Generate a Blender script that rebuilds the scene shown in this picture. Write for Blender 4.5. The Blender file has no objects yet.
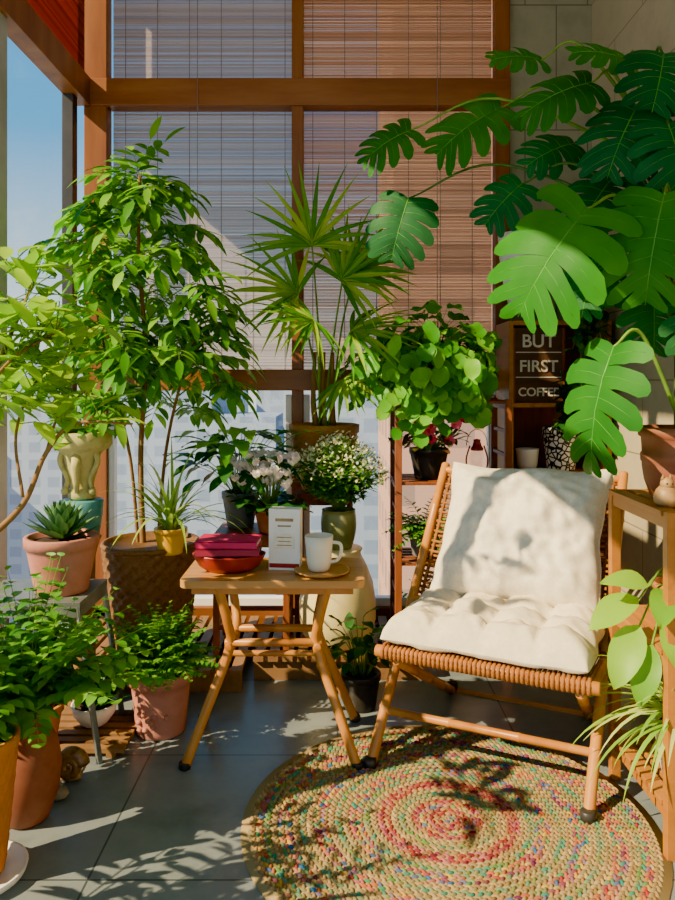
import bpy, math, random
from mathutils import Vector, Matrix, noise
R=random.Random(11)
U=R.uniform
pi=math.pi
def V(*a): return Vector(a)
Z=V(0,0,1)
sc=bpy.context.scene
# ------------------------------------------------------------ colour / materials
def C(h):
    h=h.lstrip('#'); o=[]
    for i in (0,2,4):
        c=int(h[i:i+2],16)/255
        o.append(c/12.92 if c<=.04045 else ((c+.055)/1.055)**2.4)
    return (*o,1)
def newmat(name):
    m=bpy.data.materials.new(name); m.use_nodes=True
    nt=m.node_tree; b=nt.nodes['Principled BSDF']; return m,nt,b
def ramp(nt,fac,cols):
    r=nt.nodes.new('ShaderNodeValToRGB'); e=r.color_ramp.elements
    n=len(cols)
    e[0].color=C(cols[0]); e[0].position=0
    e[1].color=C(cols[-1]); e[1].position=1
    for i in range(1,n-1):
        x=e.new(i/(n-1)); x.color=C(cols[i])
    nt.links.new(fac,r.inputs[0]); return r.outputs[0]
def tex(nt,scale=(1,1,1),kind='Object'):
    t=nt.nodes.new('ShaderNodeTexCoord'); mp=nt.nodes.new('ShaderNodeMapping')
    mp.inputs['Scale'].default_value=scale
    nt.links.new(t.outputs[kind],mp.inputs[0]); return mp.outputs[0]
def addnoise(nt,vec,scale,detail=4,rough=.6):
    n=nt.nodes.new('ShaderNodeTexNoise'); n.inputs['Scale'].default_value=scale
    n.inputs['Detail'].default_value=detail; n.inputs['Roughness'].default_value=rough
    nt.links.new(vec,n.inputs['Vector']); return n.outputs['Fac']
def bump(nt,b,h,strength=.3,dist=.01):
    bp=nt.nodes.new('ShaderNodeBump'); bp.inputs['Strength'].default_value=strength
    bp.inputs['Distance'].default_value=dist
    nt.links.new(h,bp.inputs['Height']); nt.links.new(bp.outputs[0],b.inputs['Normal'])
def mat(name,cols,rough=.6,scale=8,stretch=(1,1,1),bmp=.15,bd=.004,metal=0,spec=.4):
    m,nt,b=newmat(name); v=tex(nt,stretch); n=addnoise(nt,v,scale)
    nt.links.new(ramp(nt,n,[cols[0]]+list(cols)+[cols[-1]]),b.inputs['Base Color'])
    b.inputs['Roughness'].default_value=rough; b.inputs['Metallic'].default_value=metal
    b.inputs['Specular IOR Level'].default_value=spec
    if bmp: bump(nt,b,n,bmp,bd)
    return m
def island(name,cols,rough=.5,transl=0,tcol=None,spec=.4,fine=0):
    m,nt,b=newmat(name); g=nt.nodes.new('ShaderNodeNewGeometry')
    f=g.outputs['Random Per Island']
    if fine:
        n=addnoise(nt,tex(nt),fine); mm=nt.nodes.new('ShaderNodeMath'); mm.operation='MULTIPLY_ADD'
        nt.links.new(n,mm.inputs[0]); mm.inputs[1].default_value=.5
        m2=nt.nodes.new('ShaderNodeMath'); m2.operation='MULTIPLY'; m2.inputs[1].default_value=.75
        nt.links.new(f,m2.inputs[0]); nt.links.new(m2.outputs[0],mm.inputs[2]); f=mm.outputs[0]
    col=ramp(nt,f,cols); nt.links.new(col,b.inputs['Base Color'])
    b.inputs['Roughness'].default_value=rough; b.inputs['Specular IOR Level'].default_value=spec
    if transl:
        t=nt.nodes.new('ShaderNodeBsdfTranslucent'); mx=nt.nodes.new('ShaderNodeMixShader')
        mx.inputs[0].default_value=transl
        if tcol: t.inputs['Color'].default_value=C(tcol)
        else: nt.links.new(col,t.inputs['Color'])
        out=nt.nodes['Material Output']
        nt.links.new(b.outputs[0],mx.inputs[1]); nt.links.new(t.outputs[0],mx.inputs[2])
        nt.links.new(mx.outputs[0],out.inputs['Surface'])
    return m
def leafm(name,cols,transl=.4,rough=.42,spec=.3):
    m=island(name,cols,rough,transl,None,spec,fine=9); return m
def monm(name,cols,transl,tc):
    m,nt,b=newmat(name); n=addnoise(nt,tex(nt),3.2,3)
    col=ramp(nt,n,[cols[0]]+cols+[cols[-1]]); nt.links.new(col,b.inputs['Base Color'])
    b.inputs['Roughness'].default_value=.5; b.inputs['Specular IOR Level'].default_value=.15
    t=nt.nodes.new('ShaderNodeBsdfTranslucent'); t.inputs['Color'].default_value=C(tc)
    mx=nt.nodes.new('ShaderNodeMixShader'); mx.inputs[0].default_value=transl
    nt.links.new(b.outputs[0],mx.inputs[1]); nt.links.new(t.outputs[0],mx.inputs[2]); nt.links.new(mx.outputs[0],nt.nodes['Material Output'].inputs['Surface'])
    return m
def wood(name,cols,axis='z',rough=.45,sc_=14):
    s={'x':(.15,1,1),'y':(1,.15,1),'z':(1,1,.15)}[axis]
    return mat(name,cols,rough,sc_,s,.12,.002)

M={}
M['frame']=wood('frame_wood',['#6e3c1c','#885028','#9a6438'],'z',.4,10)
M['frameh']=wood('frame_wood_h',['#6e3c1c','#885028','#9a6438'],'x',.4,10)
M['alu']=mat('aluminium_frame',['#a2a8a8','#bcc0c0'],.4,5,bmp=0,metal=.2)
M['darkfr']=mat('dark_frame',['#2b2b2c','#3b3838'],.4,5,bmp=0)
M['white']=mat('white_paint',['#e6e2da','#f4f1ea'],.4,5,bmp=.03)
M['cream']=mat('cream_glaze',['#d2c078','#e0d094','#d8c686'],.3,4,bmp=.03)
M['mugc']=mat('mug_glaze',['#e6dcc6','#f0e8d6'],.3,4,bmp=0)
M['bamboo']=mat('bamboo_pole',['#9a5818','#bc7a34','#cc9248'],.35,7,(1,1,.4),.08,.002)
M['tabletop']=wood('oak_tabletop',['#9c622c','#c08a4a','#ac763a'],'x',.38,16)
M['rack']=wood('rack_wood',['#663014','#8c4c24','#743c1a'],'z',.5,14)
M['shelf']=wood('pine_shelf',['#84501a','#b0722c','#9a6020'],'y',.45,12)
M['deck']=wood('deck_slats',['#6a4c2e','#8c663e','#785632'],'y',.6,12)
M['dark']=mat('dark_ceramic',['#262523','#3a3733'],.4,6)
M['grey']=mat('grey_ceramic',['#5d5f5d','#7a7b77'],.45,6)
M['terra']=mat('terracotta',['#9a4e30','#b46840','#a25836'],.75,9,bmp=.2)
M['pinkterra']=mat('pink_terracotta',['#a46450','#bc7c6a','#ae705e'],.75,9,bmp=.2)
M['brownterra']=mat('brown_terracotta',['#723c28','#8e543c','#804632'],.6,7,bmp=.2)
M['orange']=mat('orange_terracotta',['#a85c20','#c27632','#b46a28'],.6,8,bmp=.1)
M['yellow']=mat('yellow_glaze',['#e09c10','#f0b822'],.3,5,bmp=0)
M['teal']=mat('teal_glaze',['#2c6c74','#3a868c','#5c9a98'],.35,12,bmp=.05)
M['stone']=mat('carved_stone',['#8e8a50','#beb470','#a8a05e'],.75,22,bmp=.4)
M['greenglass']=mat('olive_glaze',['#6b7446','#8c9260'],.25,5,bmp=.02)
M['soil']=mat('soil',['#21160e','#3a2819'],.95,60,bmp=.8)
M['stem']=mat('green_stem',['#5a8228','#789e38'],.5,20,bmp=0)
M['vein']=mat('leaf_vein',['#3f8a28','#58a034'],.5,20,bmp=0)
M['dstem']=mat('dark_stem',['#34521f','#48702e'],.5,20,bmp=0)
M['bark']=mat('bark',['#6b4c2c','#8d693e','#7a5834'],.85,40,(1,1,.3),.5)
M['metal']=mat('grey_metal',['#6d7473','#868c89'],.4,8,bmp=0,metal=.4)
M['cushion']=mat('cream_linen',['#d8cab0','#e4d8c0'],.9,60,bmp=.25,bd=.002,spec=.1)
M['cushion2']=mat('cream_canvas',['#dcd2bc','#e8dfcc'],.9,90,bmp=.25,bd=.002,spec=.1)
M['rope']=mat('woven_rope',['#74421a','#9a622e','#663814'],.75,60,bmp=.4)
M['wicker']=mat('wicker',['#543418','#7e5830','#62401f'],.7,50,bmp=.4)
M['red']=mat('red_lacquer',['#8c1c16','#a42a1e'],.3,5,bmp=0)
M['magenta']=mat('magenta_cover',['#b41048','#d01e5c'],.55,9,bmp=.05)
M['maroon']=mat('maroon_cover',['#801030','#9a1c3c'],.5,9,bmp=.05)
M['paper']=mat('paper_pages',['#e0d6c2','#efe8d8'],.8,50,bmp=.1)
M['signbrown']=mat('sign_board',['#4a2e1e','#5c3e2a'],.6,15,(.2,1,1))
M['rock']=mat('rock',['#5d5345','#8a7d68','#6c6252'],.9,25,bmp=.6)
M['shell']=mat('snail_shell',['#3c2718','#8c6a44','#2b1c12'],.3,30,bmp=.1)
M['tan']=mat('ceramic_tan',['#8e6d45','#b4905f'],.5,20,bmp=.1)
# leaves
M['Lbright']=leafm('leaf_bright',['#5c9c12','#8cc420','#b8de3c'],.5)
M['Ltree']=leafm('leaf_tree',['#2a7414','#4fa01e','#90d038'],.5)
M['Lpalm']=leafm('leaf_palm',['#2a7418','#54a024','#b0d040'],.45)
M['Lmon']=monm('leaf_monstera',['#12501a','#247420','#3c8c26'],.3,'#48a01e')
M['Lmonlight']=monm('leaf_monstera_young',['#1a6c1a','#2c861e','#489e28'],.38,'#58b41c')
M['Lmondark']=monm('leaf_monstera_dark',['#164a2a','#246638','#347c44'],.3,'#328438')  # darker, bluer green for part of the leaves
M['Lpil']=leafm('leaf_pilea',['#267818','#46a020','#80c830'],.42)
M['Ldark']=leafm('leaf_dark',['#143e1a','#225c24','#34742c'],.3)
M['Lfern']=leafm('leaf_fern',['#2c741a','#4f9e26','#84c43a'],.45)
M['Lpoth']=leafm('leaf_pothos',['#589c1c','#78b828','#98cc38'],.45)
M['Lspider']=leafm('leaf_spider',['#5ca024','#98c444','#d2e08c'],.4)
M['Lagave']=leafm('leaf_agave',['#2f5a3a','#4a7a4c','#6c9a5c'],.12)
M['Lbronze']=leafm('leaf_bronze',['#2b3a1c','#6a4228','#4a6a28'],.3)
M['Fwhite']=island('petal_white',['#f0e6dc','#ffffff','#f4dfe0'],.6,.4)
M['Fpink']=island('petal_red',['#e02850','#f86080','#d01c44'],.5,.4)
M['Fcream']=island('petal_cream',['#dfe3b0','#f0eed0','#c6d690'],.6,.3)
# rug
M['rugtan']=island('rug_tan',['#7e6642','#9e8258','#7a7450','#aa9064','#86684a'],.95,spec=.05)
M['rugmulti']=island('rug_multi',['#982838','#a8824c','#14786c','#bc9438','#601c50','#ac6c58','#20608c','#b85838','#2c8458','#b09060'],.95,spec=.05)
M['rugred']=island('rug_red',['#80282a','#984440','#a07c4c','#702034','#ac646c'],.95,spec=.05)
M['ruggreen']=island('rug_green',['#4c7c40','#8c7648','#28806c','#967c50','#5c8468'],.95,spec=.05)
# glass
def glass():
    m,nt,b=newmat('window_glass'); out=nt.nodes['Material Output']
    t=nt.nodes.new('ShaderNodeBsdfTransparent'); g=nt.nodes.new('ShaderNodeBsdfGlossy')
    g.inputs['Roughness'].default_value=.02
    t.inputs['Color'].default_value=(.97,.98,.99,1)
    mx=nt.nodes.new('ShaderNodeMixShader'); mx.inputs[0].default_value=.04
    nt.links.new(t.outputs[0],mx.inputs[1]); nt.links.new(g.outputs[0],mx.inputs[2])
    nt.links.new(mx.outputs[0],out.inputs['Surface']); return m
M['glass']=glass()
def tiles(name,cols,grout,size,kind,rough,bm=.1):
    m,nt,b=newmat(name)
    t=nt.nodes.new('ShaderNodeTexCoord')
    sp=nt.nodes.new('ShaderNodeSeparateXYZ'); nt.links.new(t.outputs['Object'],sp.inputs[0])
    cb=nt.nodes.new('ShaderNodeCombineXYZ')
    a,c={'xy':(0,1),'xz':(0,2),'yz':(1,2)}[kind]
    nt.links.new(sp.outputs[a],cb.inputs[0]); nt.links.new(sp.outputs[c],cb.inputs[1])
    br=nt.nodes.new('ShaderNodeTexBrick'); nt.links.new(cb.outputs[0],br.inputs['Vector'])
    br.inputs['Scale'].default_value=1; br.inputs['Brick Width'].default_value=size[0]
    br.inputs['Row Height'].default_value=size[1]; br.inputs['Mortar Size'].default_value=.003
    br.offset=0 if kind=='xy' else .5
    n=addnoise(nt,t.outputs['Object'],3.5,8,.65)
    base=ramp(nt,n,[cols[0]]+cols+[cols[-1]])
    mx=nt.nodes.new('ShaderNodeMix'); mx.data_type='RGBA'
    nt.links.new(br.outputs['Fac'],mx.inputs['Factor']); nt.links.new(base,mx.inputs['A'])
    mx.inputs['B'].default_value=C(grout)
    nt.links.new(mx.outputs['Result'],b.inputs['Base Color'])
    b.inputs['Roughness'].default_value=rough
    bump(nt,b,n,bm,.003); return m
M['floor']=tiles('floor_tile',['#586264','#7a8486','#687274'],'#40494a',(.6,.6),'xy',.3)
M['wallr']=tiles('wall_tile_r',['#9c9078','#b6aa8c','#a89c80'],'#7d7660',(.6,.3),'yz',.45)
M['wallb']=tiles('wall_tile_b',['#7c7866','#949078','#868270'],'#605b4e',(.3,.6),'xz',.45)
M['plaster']=mat('plaster',['#c9c2b4','#d8d2c2'],.9,6)

# ------------------------------------------------------------ mesh builder
class MB:
    def __init__(s): s.v=[];s.f=[];s.m=[];s.s=[];s.mats=[]
    def mi(s,k):
        if k not in s.mats: s.mats.append(k)
        return s.mats.index(k)
    def add(s,vs,fs,k,smooth=True):
        o=len(s.v); i=s.mi(k)
        s.v.extend([tuple(x) for x in vs])
        for f in fs:
            s.f.append(tuple(a+o for a in f)); s.m.append(i); s.s.append(smooth)
    def box(s,c,d,k,rot=None,rz=0):
        c=V(*c); m=Matrix.Rotation(rz,3,'Z') if rot is None else rot
        vs=[c+m@V(x*d[0]/2,y*d[1]/2,z*d[2]/2) for x in(-1,1) for y in(-1,1) for z in(-1,1)]
        s.add(vs,[(0,1,3,2),(4,6,7,5),(0,4,5,1),(2,3,7,6),(0,2,6,4),(1,5,7,3)],k,False)
    def b2(s,x0,x1,y0,y1,z0,z1,k):
        s.box(((x0+x1)/2,(y0+y1)/2,(z0+z1)/2),(abs(x1-x0),abs(y1-y0),abs(z1-z0)),k)
    def tube(s,pts,r,k,seg=8,r1=None,nodes=0):
        pts=[Vector(p) for p in pts]; n=len(pts)
        if isinstance(r,(list,tuple)): rr=r
        else:
            r1=r if r1 is None else r1; rr=[r+(r1-r)*i/(n-1) for i in range(n)]
        vs=[];up=None
        for i,p in enumerate(pts):
            t=(pts[min(i+1,n-1)]-pts[max(i-1,0)]).normalized()
            if up is None:
                a=V(1,0,0) if abs(t.x)<.8 else V(0,1,0)
                up=(a-t*a.dot(t)).normalized()
            else:
                up=(up-t*up.dot(t)); up=up.normalized() if up.length>1e-6 else V(0,1,0)
            sd=t.cross(up)
            for j in range(seg):
                a=2*pi*j/seg; vs.append(p+(up*math.cos(a)+sd*math.sin(a))*rr[i])
        fs=[(i*seg+j,i*seg+(j+1)%seg,(i+1)*seg+(j+1)%seg,(i+1)*seg+j) for i in range(n-1) for j in range(seg)]
        fs.append(tuple(range(seg))[::-1]); fs.append(tuple((n-1)*seg+j for j in range(seg)))
        s.add(vs,fs,k)
    def pole(s,a,b,r,k='bamboo',seg=12,gap=.17):
        a=Vector(a);b=Vector(b);L=(b-a).length;n=max(2,int(L/gap));ps=[];rs=[]
        ps.append(a);rs.append(r*.9); ps.append(a.lerp(b,.004));rs.append(r)
        for i in range(1,n):
            t=i/n
            for dt,f in((-.006/L,1),(-.002/L,1.12),(.002/L,1.12),(.006/L,1)):
                ps.append(a.lerp(b,t+dt)); rs.append(r*f)
        ps.append(a.lerp(b,.996));rs.append(r); ps.append(b);rs.append(r*.9)
        s.tube(ps,rs,k,seg)
    def lathe(s,prof,c,k,seg=32,sx=1,sy=1,fn=None):
        c=Vector(c); vs=[];n=len(prof)
        for i,(r,z) in enumerate(prof):
            for j in range(seg):
                a=2*pi*j/seg; q=fn(r,z,a,i) if fn else r
                vs.append(c+V(q*math.cos(a)*sx,q*math.sin(a)*sy,z))
        fs=[(i*seg+j,i*seg+(j+1)%seg,(i+1)*seg+(j+1)%seg,(i+1)*seg+j) for i in range(n-1) for j in range(seg)]
        if prof[0][0]>0: fs.append(tuple(range(seg))[::-1])
        if prof[-1][0]>0: fs.append(tuple((n-1)*seg+j for j in range(seg)))
        s.add(vs,fs,k)
    def ball(s,c,r,k,seg=14,sq=(1,1,1),jit=0):
        vs=[];nr=8;c=Vector(c)
        for i in range(nr+1):
            th=pi*i/nr
            for j in range(seg):
                a=2*pi*j/seg; d=V(math.sin(th)*math.cos(a),math.sin(th)*math.sin(a),math.cos(th))
                q=r*(1+jit*noise.noise(d*2+c*9)); vs.append(c+V(d.x*q*sq[0],d.y*q*sq[1],d.z*q*sq[2]))
        s.add(vs,[(i*seg+j,(i+1)*seg+j,(i+1)*seg+(j+1)%seg,i*seg+(j+1)%seg) for i in range(nr) for j in range(seg)],k)
    def pot(s,c,rt,rb,h,k,rim=.0,bulge=0,soil='soil',seg=36,fn=None,sd=.015):
        pr=[(rb*.95,0),(rb,.004)]
        for i in range(1,9):
            t=i/8; pr.append((rb+(rt-rb)*t+bulge*math.sin(pi*t),h*t*(1-(.2 if rim else 0))+.002))
        if rim: pr+=[(rt+rim,h*.8+.003),(rt+rim*1.15,h*.98),(rt+rim*.8,h)]
        else: pr+=[(rt+.003,h)]
        pr+=[(rt-.007,h),(rt-.009,h-sd)]
        s.lathe(pr,c,k,seg,fn=fn)
        s.lathe([(rt-.01,h-sd),(rt*.5,h-sd+.006),(.0,h-sd+.008)],c,soil,20)
        return Vector(c)+V(0,0,h-sd)
    def leaf(s,base,d,L,W,k,shape='oval',droop=.4,fold=.25,n=6,nrm=None,wave=0):
        d=Vector(d).normalized(); u=Vector(nrm) if nrm is not None else Z
        sd=d.cross(u)
        if sd.length<.05: sd=V(U(-1,1),U(-1,1),0)
        sd.normalize(); p=Vector(base); st=L/n; vs=[]
        ph=U(0,6)
        for i in range(n+1):
            t=i/n; w=max(W/2*PROF[shape](t),.0004); nn=sd.cross(d).normalized()
            wv=wave*W*math.sin(ph+t*9)
            vs+= [p-sd*w+nn*(w*fold+wv),p,p+sd*w+nn*(w*fold-wv)]
            d=(d+V(0,0,-droop/n)).normalized(); p=p+d*st
        fs=[]
        for i in range(n):
            a=i*3; fs+=[(a,a+1,a+4,a+3),(a+1,a+2,a+5,a+4)]
        s.add(vs,fs,k); return p
    def obj(s,name,bevel=0,parent=None):
        me=bpy.data.meshes.new(name); me.from_pydata(s.v,[],s.f); 
        for k in s.mats: me.materials.append(M[k])
        me.polygons.foreach_set('material_index',s.m); me.polygons.foreach_set('use_smooth',s.s)
        me.update(); o=bpy.data.objects.new(name,me); sc.collection.objects.link(o)
        if bevel:
            b=o.modifiers.new('bevel','BEVEL'); b.width=bevel; b.segments=2; b.limit_method='ANGLE'; b.angle_limit=math.radians(50)
        if parent: o.parent=parent
        return o
PROF={
 'oval':lambda t:math.sin(pi*t**.85)**.75 if 0<t<1 else 0,
 'lance':lambda t:math.sin(pi*t**.7)**1.0 if 0<t<1 else 0,
 'strap':lambda t:min(1,.5+3*t)*(1-t**3),
 'blade':lambda t:min(1,.45+1.6*t)*(1-t**1.6),
 'heart':lambda t:(math.sin(pi*(.2+.8*t)**.75))**.6 if t<.999 else 0,
 'round':lambda t:math.sqrt(max(0,1-(2*(.06+.94*t)-1)**2)),
 'agave':lambda t:(.6+.9*t)*(1-t**2.2) if t<1 else 0,
}
def spl(P,n=6):
    P=[Vector(p) for p in P]; Q=[P[0]*2-P[1]]+P+[P[-1]*2-P[-2]]; o=[]
    for i in range(1,len(Q)-2):
        a,b,c,d=Q[i-1:i+3]
        for j in range(n):
            t=j/n
            o.append(.5*((2*b)+(c-a)*t+(2*a-5*b+4*c-d)*t*t+(3*b-3*c+d-a)*t**3))
    o.append(P[-1]); return o
def sph(az,el): return V(math.cos(az)*math.cos(el),math.sin(az)*math.cos(el),math.sin(el))
def rv(s=1): return V(U(-s,s),U(-s,s),U(-s,s))
def monstera(mb,base,d,nrm,L,k,nf=6,curl=.25,wf=.95,g=.34):
    d=Vector(d).normalized(); n=Vector(nrm); n=(n-d*n.dot(d)).normalized(); sd=d.cross(n); base=Vector(base)
    def place(u,v):
        a=curl*u
        return base+(d*(math.sin(a)/curl)-n*((1-math.cos(a))/curl)+sd*v-n*(.7*v*v)+n*(.2*abs(v)))*L
    w=lambda t:.5*wf*max(0,math.sin(pi*(.15+.85*t)**.8))**.7 if t<.999 else .0
    for sgn in(-1,1):
        for f in range(nf):
            h=1/nf; tc=(f+.5)*h; vs=[]; th=U(.25,.5); gg=g*U(.5,1.25); ripple=U(-.03,.03); dr=U(0,.05)
            for i in range(5):
                tt=i/4; sm=(1-.18*abs(2*tt-1)**2.5)*(1+ripple)
                for j in range(10):
                    s=j/9*sm; t=tc+(tt-.5)*h*(1-gg*(max(0,(s-th)/(1-th)))**.45)
                    ww=w(min(t,.97)); u=t*.86+s*ww*(-.55+1.6*t)+.10*s*s*ww*2
                    q=place(u,sgn*s*ww); q=q+n*(L*ripple*s*1.5)-n*(L*dr*s*s)
                    vs.append(q)
            fs=[(i*10+j,(i+1)*10+j,(i+1)*10+j+1,i*10+j+1) for i in range(4) for j in range(9)]
            mb.add(vs,fs,k)
            vp=[]
            for s in (0,.3,.6,.85):
                ww=w(min(tc,.97)); u=tc*.86+s*ww*(-.55+1.6*tc)+.20*s*s*ww
                vp.append(place(u,sgn*s*ww)+n*(L*ripple*s*1.5)-n*(L*dr*s*s)+n*.0008)
            mb.tube(vp,.0009,'vein',4,.0003)
    mb.tube([place(u*.9,0)+n*.001 for u in(0,.25,.5,.75,1)],.0024,'vein',5,.001)
def fan(mb,base,d,nrm,Rr,k,n=24,spread=5.0,droop=.5,w=.032):
    d=Vector(d).normalized(); nn=Vector(nrm); nn=(nn-d*nn.dot(d)).normalized(); sd=d.cross(nn)
    for i in range(n):
        a=-spread/2+spread*i/(n-1)+U(-.04,.04)
        dd=d*math.cos(a)+sd*math.sin(a)+nn*U(-.02,.12)
        mb.leaf(base,dd,Rr*(.72+.28*math.cos(a/2))*U(.9,1.05),w,k,'blade',droop*U(.5,1.4),.6,7,nrm=nn)
def pinnate(mb,base,d,L,pairs,lL,lW,k,stem='stem',droop=.8,shape='oval',sr=.0016,taper=True,ld=.5):
    d=Vector(d).normalized(); p=Vector(base); n=pairs+1; st=L/n; pts=[p.copy()]
    for i in range(n):
        d=(d+V(0,0,-droop/n)).normalized(); p=p+d*st; pts.append(p.copy())
        sd=d.cross(Z); 
        if sd.length<.05: sd=V(1,0,0)
        sd.normalize(); t=(i+1)/n; f=math.sin(pi*(.25+.7*t)) if taper else 1
        if i<n-1:
            for sg in(-1,1):
                mb.leaf(p,sd*sg+d*.55+Z*U(-.15,.2),lL*f*U(.85,1.1),lW*(.6+.4*f),k,shape,ld*U(.5,1.5),.2,4 if taper else 5)
        else: mb.leaf(p,d,lL*(f if taper else 1.1),lW,k,shape,ld,.2,4)
    mb.tube(pts,sr,stem,4,sr*.5)
def fern(mb,c,n,L,k='Lfern',lL=.05,lW=.012,pairs=16,el=(.5,1.3),droop=1.6):
    for i in range(n):
        pinnate(mb,Vector(c)+V(U(-.02,.02),U(-.02,.02),0),sph(i*2.4+U(-.3,.3),U(*el)),L*U(.7,1.1),pairs,lL,lW,k,droop=droop*U(.7,1.2))
def clump(mb,c,n,hs,spread,lL,lW,k,shape='heart',stem='stem',ld=.6,sq=(1,1),lay=.6,sr=.002,r0=.03,tilt=(0,0,0)):
    c=Vector(c)
    for i in range(n):
        az=i*2.4+U(-.3,.3); f=math.sqrt((i+.5)/n); h=U(*hs)*(1-.35*f)
        e=c+V(math.cos(az)*spread*f*sq[0],math.sin(az)*spread*f*sq[1],h)
        b=c+V(math.cos(az)*r0*f,math.sin(az)*r0*f,0)
        m=(b+e)/2+V(0,0,h*.2)
        mb.tube(spl([b,m,e],3),sr,stem,4,sr*.6)
        out=V(math.cos(az),math.sin(az),0)
        mb.leaf(e,out*lay+V(0,0,U(-.2,.5))+rv(.35)+V(*tilt),lL*U(.7,1.15),lW*U(.75,1.1),k,shape,ld*U(.5,1.4),.15,6,wave=.06)
def spider(mb,c,n,L,k='Lspider',W=.013,el=(.6,1.4),droop=2.4,xr=1.):
    for i in range(n):
        d=sph(i*2.4,U(*el)); q=xr if d.x>0 else 1
        mb.leaf(Vector(c)+V(U(-.015,.015),U(-.015,.015),0),d,L*q*U(.6,1.1),W,k,'strap',droop*U(.6,1.3),.3,10)

# ------------------------------------------------------------ room shell
def one(name,fn,bevel=0):
    m=MB(); fn(m); return m.obj(name,bevel)
XL,XR,YB=-1.22,1.22,3.6
one('floor',lambda m:m.b2(XL-.1,XR+.1,-.8,YB+.15,-.1,0,'floor'))
one('ceiling',lambda m:m.b2(XL-.1,XR+.1,-.8,YB+.15,3.25,3.35,'plaster'))
one('wall_right',lambda m:m.b2(XR,XR+.1,-.8,YB+.15,0,3.25,'wallr'))
one('wall_back',lambda m:m.b2(.82,XR,YB,YB+.15,0,3.25,'wallb'))
def fr(m):
    y0,y1=3.56,3.64
    for x,w in((-1.15,.11),(-.19,.055),(.785,.07)): m.b2(x-w/2,x+w/2,y0,y1,0.0,3.25,'frame')
    m.b2(-1.2,.82,y0-.012,y1,2.5,2.63,'frameh')
    m.b2(-1.2,.82,y0-.03,y1,1.15,1.25,'frameh')
    m.b2(-1.2,.82,y0,y1,0,.12,'frameh')
    for x0,x1 in((-1.095,-.218),(-.162,.75)):
        m.b2(x0,x0+.03,y0+.02,y1-.01,.12,1.13,'white'); m.b2(x1-.03,x1,y0+.02,y1-.01,.12,1.13,'white')
        m.b2(x0+.03,x1-.03,y0+.02,y1-.01,.12,.16,'white')
one('window_1',fr,.004)
def gl(m):
    m.b2(-1.2,.8,3.665,3.67,.1,3.25,'glass')
one('window_2',gl)
def lw(m):
    for y,w in((2.66,.09),(1.62,.06),(.6,.06),(-.4,.06)): m.b2(XL-.03,XL+.03,y-w/2,y+w/2,0,3.25,'alu')
    m.b2(XL-.03,XL+.02,3.40,3.46,0,3.25,'darkfr')
    m.b2(XL-.03,XL+.05,-.8,3.56,2.5,2.63,'frame')
    m.b2(XL-.03,XL+.03,-.8,3.56,0,.1,'alu')
    m.b2(XL-.012,XL-.008,-.8,3.56,.1,3.25,'glass')
one('window_3',lw,.004)
M['redblind']=island('red_bamboo',['#a8402a','#c45434','#963422'],.6,.5)
def rb(m):
    z=3.24
    while z>2.64:
        m.b2(XL+.035,XL+.04,2.2,3.5,z-.009,z,'redblind'); z-=.011
one('bamboo_blind_red',rb)
M['bl1']=island('bamboo_slats_grey',['#b8acb0','#ccc0c0','#d8ccc8','#c0b4b6'],.6,.6)
M['bl2']=island('bamboo_slats_warm',['#c49478','#dcb090','#e6c0a0','#cca084'],.6,.62)  # warm cast of the building behind, painted into the slat colour
def blind(x0,x1,k):
    def f(m):
        z=3.22
        while z>1.24:
            h=U(.0050,.0062)
            m.b2(x0,x1,3.648,3.6505,z-h,z,k); z-=.0071
        x=x0+.06
        while x<x1:
            m.b2(x-.0018,x+.0018,3.646,3.6475,1.24,3.24,'stringw'); x+=.155
    return f
M['stringw']=mat('blind_string',['#7f7672','#908680'],.8,5,bmp=0)
one('bamboo_blind',blind(-1.09,-.2,'bl1')); one('bamboo_blind.001',blind(-.18,.75,'bl2'))
def cords(m):
    for x in(-.66,.47): m.tube([V(x,3.535,3.2),V(x,3.535,1.35)],.0018,'stringw',5); m.lathe([(.0,0),(.008,.01),(.01,.03),(.003,.05)],(x,3.535,1.31),'bamboo',10)
one('blind_pull_cords',cords)

# exterior
def bldm(name,c1,c2,sx,sz):
    m,nt,b=newmat(name); t=nt.nodes.new('ShaderNodeTexCoord'); sp=nt.nodes.new('ShaderNodeSeparateXYZ')
    nt.links.new(t.outputs['Object'],sp.inputs[0]); cb=nt.nodes.new('ShaderNodeCombineXYZ')
    ad=nt.nodes.new('ShaderNodeMath'); nt.links.new(sp.outputs[0],ad.inputs[0]); nt.links.new(sp.outputs[1],ad.inputs[1])
    nt.links.new(ad.outputs[0],cb.inputs[0]); nt.links.new(sp.outputs[2],cb.inputs[1])
    br=nt.nodes.new('ShaderNodeTexBrick'); br.offset=0; nt.links.new(cb.outputs[0],br.inputs['Vector'])
    br.inputs['Scale'].default_value=1; br.inputs['Brick Width'].default_value=sx; br.inputs['Row Height'].default_value=sz
    br.inputs['Mortar Size'].default_value=.7; br.inputs['Color1'].default_value=C(c2); br.inputs['Color2'].default_value=C(c2)
    br.inputs['Mortar'].default_value=C(c1); nt.links.new(br.outputs['Color'],b.inputs['Base Color']); b.inputs['Roughness'].default_value=.9
    return m
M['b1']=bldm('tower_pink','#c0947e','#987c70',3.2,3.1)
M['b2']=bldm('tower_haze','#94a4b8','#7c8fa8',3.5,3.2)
M['b3']=bldm('tower_far','#a6b8cc','#96a8c0',4,3.5)  # distance haze is put into the bluish tower colours
M['ground']=mat('city_ground',['#98a6b0','#aebcc4','#94a89c'],.95,.05,bmp=0)  # pale tone has the distance haze painted in
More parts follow.
